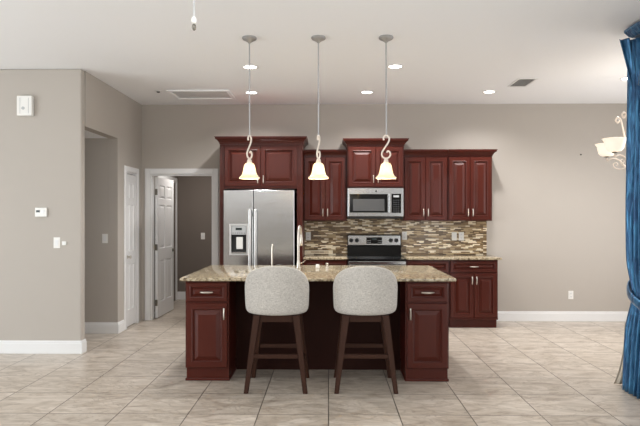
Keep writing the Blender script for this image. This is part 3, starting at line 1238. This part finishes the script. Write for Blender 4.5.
# attic hatch and smoke detector
t = thing('attic_hatch', 'white framed attic access hatch in the ceiling at the left', 'attic hatch', (-1.66, 7.85, H))
bm = B()
hx, hy, fw = .40, .27, .045
for (a, b_, c, d) in ((-hx, hx, -hy, -hy + fw), (-hx, hx, hy - fw, hy), (-hx, -hx + fw, -hy + fw, hy - fw), (hx - fw, hx, -hy + fw, hy - fw)):
    box(bm, a, b_, c, d, -.018, -.0005, bev=.005)
obj('frame', bm, 'ceiling', t)
bm = B()
box(bm, -hx + fw + .004, hx - fw - .004, -hy + fw + .004, hy - fw - .004, -.006, -.0005, bev=.002)
obj('panel', bm, 'hatch', t)
t = thing('sprinkler_head', 'small ceiling sprinkler with a dark centre left of the attic hatch', 'sprinkler', (-2.18, 7.66, H))
bm = B()
lathe(bm, [(.05, -.0005), (.05, -.004), (.036, -.008)], seg=24)
obj('cover_ring', bm, 'white', t, True)
bm = B()
lathe(bm, [(.024, -.0085), (.022, -.016), (.010, -.022)], seg=20)
obj('head', bm, 'steel_dark', t, True)

# fan pull chain
t = thing('pull_chain', 'ceiling pull chain with a white bead and grey tip, hanging at the top', 'pull chain', (-.562, 2.5, H))
bm = B()
tube(bm, [(0, 0, -.0005), (0, 0, -.78)], .0035, 8)
obj('chain', bm, 'grey', t, True)
bm = B()
lathe(bm, [(.003, -.776), (.009, -.782), (.011, -.792), (.009, -.802), (.003, -.807)], seg=16)
obj('bead', bm, 'plate', t, True)
bm = B()
lathe(bm, [(.004, -.8072), (.008, -.812), (.009, -.822), (.007, -.830), (.004, -.834)], seg=16)
obj('tip', bm, 'brass', t, True)


# ------------------------------------------------------------------ plates on the walls
def plate_thing(name, label, cat, x, z, y, w=.072, h=.118, face='toggle', group=None):
    t = thing(name, label, cat, (x, y, z), group=group)
    bm = B()
    box(bm, -w / 2, w / 2, -.006, -.0005, -h / 2, h / 2, bev=.002)
    obj('cover_plate', bm, 'plate', t)
    if face == 'toggle':
        bm = B()
        box(bm, -.017, .017, -.010, -.0065, -.034, .034, bev=.002)
        obj('rocker', bm, 'white', t)
    elif face == 'outlet':
        for s in (-1, 1):
            bm = B()
            lathe(bm, [(.017, -.0063), (.017, -.009), (.015, -.0095)], (0, 0, s * .024), 18, 'Y')
            so = obj('socket', bm, 'white', t, True)
            bm = B()
            for q in (-1, 1):
                box(bm, q * .006 - .0012, q * .006 + .0012, -.0103, -.0096, s * .024 - .002, s * .024 + .008)
            obj('slot', bm, 'black', so)
    return t


SPY = BW - .010
plate_thing('light_switch', 'white switch plate on the dim hallway wall left of the closet door', 'light switch', -2.852, 1.212, 7.62)
plate_thing('light_switch', 'white switch plate on the dark wall of the room past the open door', 'light switch', -2.262, 1.143, 10.78)
plate_thing('light_switch', 'white dimmer plate on the left wall below the thermostat', 'light switch', -2.955, 1.206, 6.49)
plate_thing('wall_outlet', 'white outlet low on the bare back wall at the right', 'outlet', 3.452, .375, BW, face='outlet')
plate_thing('wall_outlet', 'white outlet on the mosaic just right of the range', 'outlet', 1.085, 1.219, SPY, face='outlet')
plate_thing('light_switch', 'left plate of the white pair on the mosaic right of the range', 'light switch', 1.794, 1.211, SPY)
plate_thing('wall_outlet', 'right plate of the white pair on the mosaic right of the range', 'outlet', 1.895, 1.211, SPY, face='outlet')
plate_thing('wall_outlet', 'pale plate on the mosaic beside the refrigerator enclosure, behind the faucet', 'outlet', -.290, 1.212, SPY, face='outlet')

t = thing('wall_sensor', 'tiny square white sensor right beside the dimmer plate on the left wall', 'sensor', (-2.873, 6.49, 1.200))
bm = B()
box(bm, -.022, .022, -.016, -.0005, -.022, .022, bev=.004)
obj('case', bm, 'plate', t)
bm = B()
box(bm, -.012, .012, -.0175, -.0162, -.012, .012, bev=.0005)
obj('lens', bm, 'white', t)

t = thing('thermostat', 'white wall thermostat with a dark display on the left wall', 'thermostat', (-3.122, 6.49, 1.538))
bm = B()
box(bm, -.064, .064, -.026, -.0005, -.050, .050, bev=.006)
obj('case', bm, 'plate', t)
bm = B()
box(bm, -.050, -.008, -.0275, -.0262, -.002, .022)
obj('display', bm, 'lcd', t)
bm = B()
lathe(bm, [(.018, -.0262), (.018, -.029), (.014, -.030)], (.030, 0, .006), 18, 'Y')
obj('dial', bm, 'white', t, True)

t = thing('door_chime', 'white rectangular chime box with a round button high on the left wall', 'door chime', (-3.288, 6.49, 2.690))
bm = B()
box(bm, -.082, .082, -.055, -.0005, -.108, .108, bev=.008)
obj('case', bm, 'plate', t)
bm = B()
lathe(bm, [(.017, -.0552), (.017, -.0585), (.010, -.0590)], (-.012, 0, -.028), 20, 'Y')
obj('button', bm, 'grey', t, True)
bm = B()
for s in (-1, 1):
    box(bm, -.046 + (s > 0) * .092 - .001, -.044 + (s > 0) * .092 + .001, -.0566, -.0552, -.085, .085)
obj('groove', bm, 'grey', t)
bm = B()
lathe(bm, [(.009, -.0005), (.009, -.012), (.006, -.015)], (3.593, BW, 2.375), 12, 'Y')
tag(obj('wall_nail', bm, 'steel_dark', None, True), 'small dark nail alone on the bare back wall at the right', 'nail')

# ------------------------------------------------------------------ dining chandelier
CX, CY, CZ = 3.300, 6.30, 2.075
t = thing('chandelier', 'cream iron chandelier with upturned glass shades, half hidden by the blue curtain', 'chandelier', (CX, CY, CZ))
bm = B()
lathe(bm, [(.004, -.10), (.018, -.085), (.026, -.06), (.014, -.035), (.024, 0), (.036, .04), (.022, .09), (.014, .16), (.022, .22), (.014, .30), (.012, .56), (.020, .60), (.006, .63)], seg=20)
obj('stem', bm, 'scroll', t, True)
bm = B()
tube(bm, [(0, 0, .62), (0, 0, H - CZ - .03)], .006, 8)
obj('rod', bm, 'scroll', t, True)
bm = B()
lathe(bm, [(.065, H - CZ - .0005), (.062, H - CZ - .02), (.02, H - CZ - .04)], seg=24)
obj('canopy', bm, 'scroll', t, True)
for k in range(5):
    a = R(128 + 72 * k)
    ca, sa = math.cos(a), math.sin(a)

    def q(r, z, ca=ca, sa=sa):
        return (r * ca, r * sa, z)
    bm = B()
    tube(bm, smooth_pts([q(.03, -.05), q(.10, -.09), q(.19, -.06), q(.27, .02), q(.34, .045), q(.40, .03), q(.405, .062)], 5), .008, 8)
    tube(bm, smooth_pts([q(.20, -.055), q(.25, -.075), q(.31, -.06), q(.335, -.02), q(.305, .0), q(.285, -.02), q(.30, -.035)], 5), .006, 8)
    arm = obj('arm', bm, 'scroll', t, True)
    bm = B()
    tube(bm, smooth_pts([q(.02, .08), q(.12, .12), q(.20, .24), q(.235, .38), q(.255, .46), q(.29, .485), q(.31, .455), q(.285, .43), q(.265, .452)], 5), .009, 8)
    obj('upper_scroll', bm, 'scroll', t, True)
    bm = B()
    c = q(.405, .06)
    lathe(bm, [(.010, .0), (.026, .004), (.030, .014), (.012, .018)], c, 18)
    obj('cup', bm, 'brass', arm, True)
    bm = B()
    prof = [(.028, .018), (.062, .022), (.084, .045), (.094, .085), (.102, .125), (.122, .150)]
    lathe(bm, prof + [(r - .004, z + .002) for r, z in reversed(prof)], c, 28, cap=False)
    obj('glass_shade', bm, 'cream_glass', arm, True)
light('chandelier_light', 'POINT', (0, 0, .30), 6, (1.0, .92, .82), size=.25, parent=t)

# ------------------------------------------------------------------ blue curtain at the right
t = thing('curtain', 'blue satin floor-length curtain with cornice, swag and tie-back at the right edge', 'curtain', (2.615, 5.0, 0))


def drape(bm, z0, z1, path, npl, amp_f, nz=60, width_f=None, nu=260, seed=1):
    rnd = random.Random(seed)
    ph = [rnd.uniform(-.6, .6) for _ in range(npl + 2)]
    am = [rnd.uniform(.6, 1.25) for _ in range(npl + 2)]
    grid = []
    for j in range(nz + 1):
        z = z0 + (z1 - z0) * j / nz
        row = []
        for i in range(nu + 1):
            u = i / nu
            pu = u * npl
            k = int(min(pu, npl - 1e-6))
            f = pu - k
            amp = (am[k] * (1 - f) + am[k + 1] * f) * amp_f(z)
            w = math.sin(2 * PI * pu + ph[k] * (1 - f) + ph[k + 1] * f + .35 * math.sin(2.1 * z + k))
            row.append(bm.verts.new(path(u, z, w * amp)))
        grid.append(row)
    for a, b_ in zip(grid, grid[1:]):
        for i in range(nu):
            bm.faces.new((a[i], a[i + 1], b_[i + 1], b_[i]))


def squeeze(z):          # 1 away from the tie, smaller at the tie (z = .82)
    return 1 - .20 * math.exp(-((z - .82) / .20) ** 2)


def cpath(u, z, off):
    # closed-looking bundle: an elongated loop in plan, far end towards the kitchen
    s = squeeze(z)
    flare = .055 * max(0, (.75 - z)) if z < .75 else 0
    a = PI * (.06 + .88 * u)           # half loop from the far side round to the near side
    rx = (.172 + flare - .022 * max(0, min(1, z - 1.6))) * (.9 + .1 * s)
    ry = .34 * s
    x = .13 - rx * math.sin(a) - off * math.sin(a)
    y = ry * math.cos(a) + off * math.cos(a) * .8
    return (x + .0, y + .02, z)


bm = B()
drape(bm, .012, 2.98, cpath, 15, lambda z: .042 * (.35 + .65 * (squeeze(z) - .8) / .2), seed=3)
o = obj('drape', bm, 'satin', t, 'all')
sm = o.modifiers.new('thickness', 'SOLIDIFY')
sm.thickness = .004
# tie-back: sash round the bundle
bm = B()
loops = []
for k in range(41):
    a = PI * k / 40
    x = .125 - .196 * math.sin(a)
    y = .315 * math.cos(a) + .02
    z = .79 + .11 * math.cos(a)
    nx, ny = -math.sin(a), math.cos(a)
    hw = .050 + .010 * math.sin(3 * a)
    lp = []
    for q_ in range(12):
        b2 = 2 * PI * q_ / 12
        lp.append((x + nx * .014 * math.cos(b2), y + ny * .014 * math.cos(b2), z + hw * math.sin(b2)))
    loops.append(lp)
loft(bm, loops, cap0=True, cap1=True)
obj('tieback', bm, 'satin', t, 'all')
# pale lining peeking out at the foot
bm = B()
drape(bm, .012, .55, lambda u, z, off: (-.005 - .10 * (1 - z / .55) ** 2.5 * (1 - u) + u * .13 + off * .4, .335 + off * .6, z), 3, lambda z: .014, nz=12, nu=50, seed=5)
o = obj('lining', bm, 'lining', t, 'all')
sm = o.modifiers.new('thickness', 'SOLIDIFY')
sm.thickness = .003

VX, VY, VZ = .062, -.30, 2.735
bm = B()
loft(bm, [[(x0, -.60, z), (x0, .45 + e, z), (.158, .45 + e, z), (.158, -.60, z)] for x0, e, z in ((-.10, -.02, .270), (-.12, 0, .285), (-.15, .02, .325), (-.15, .02, .345))], cap0=True, cap1=True)
bmesh.ops.translate(bm, verts=bm.verts[:], vec=(VX, VY, VZ))
obj('cornice', bm, 'satin', t)
bm = B()
drape(bm, -.10, .268, lambda u, z, off: (-.085 - off + .02 * math.sin(9 * z), -.58 + u * .98, z - .10 * math.sin(PI * ((u * 2) % 1)) * (.268 - z) / .37), 7, lambda z: .02, nz=24, nu=120, seed=9)
bmesh.ops.translate(bm, verts=bm.verts[:], vec=(VX, VY, VZ))
o = obj('swag', bm, 'satin', t, 'all')
sm = o.modifiers.new('thickness', 'SOLIDIFY')
sm.thickness = .004
# jabot: pleated tail at the far end of the cornice
bm = B()
drape(bm, -.16, .262, lambda u, z, off: (-.205 + .34 * u * (.45 + .55 * (z + .16) / .42) + .115 * (1 - (z + .16) / .42) * .9, .43 + off * 1.2, z), 4, lambda z: .022 * (.3 + (z + .16) / .42), nz=24, nu=70, seed=12)
bmesh.ops.translate(bm, verts=bm.verts[:], vec=(VX, VY, VZ))
o = obj('jabot', bm, 'satin', t, 'all')
sm = o.modifiers.new('thickness', 'SOLIDIFY')
sm.thickness = .004
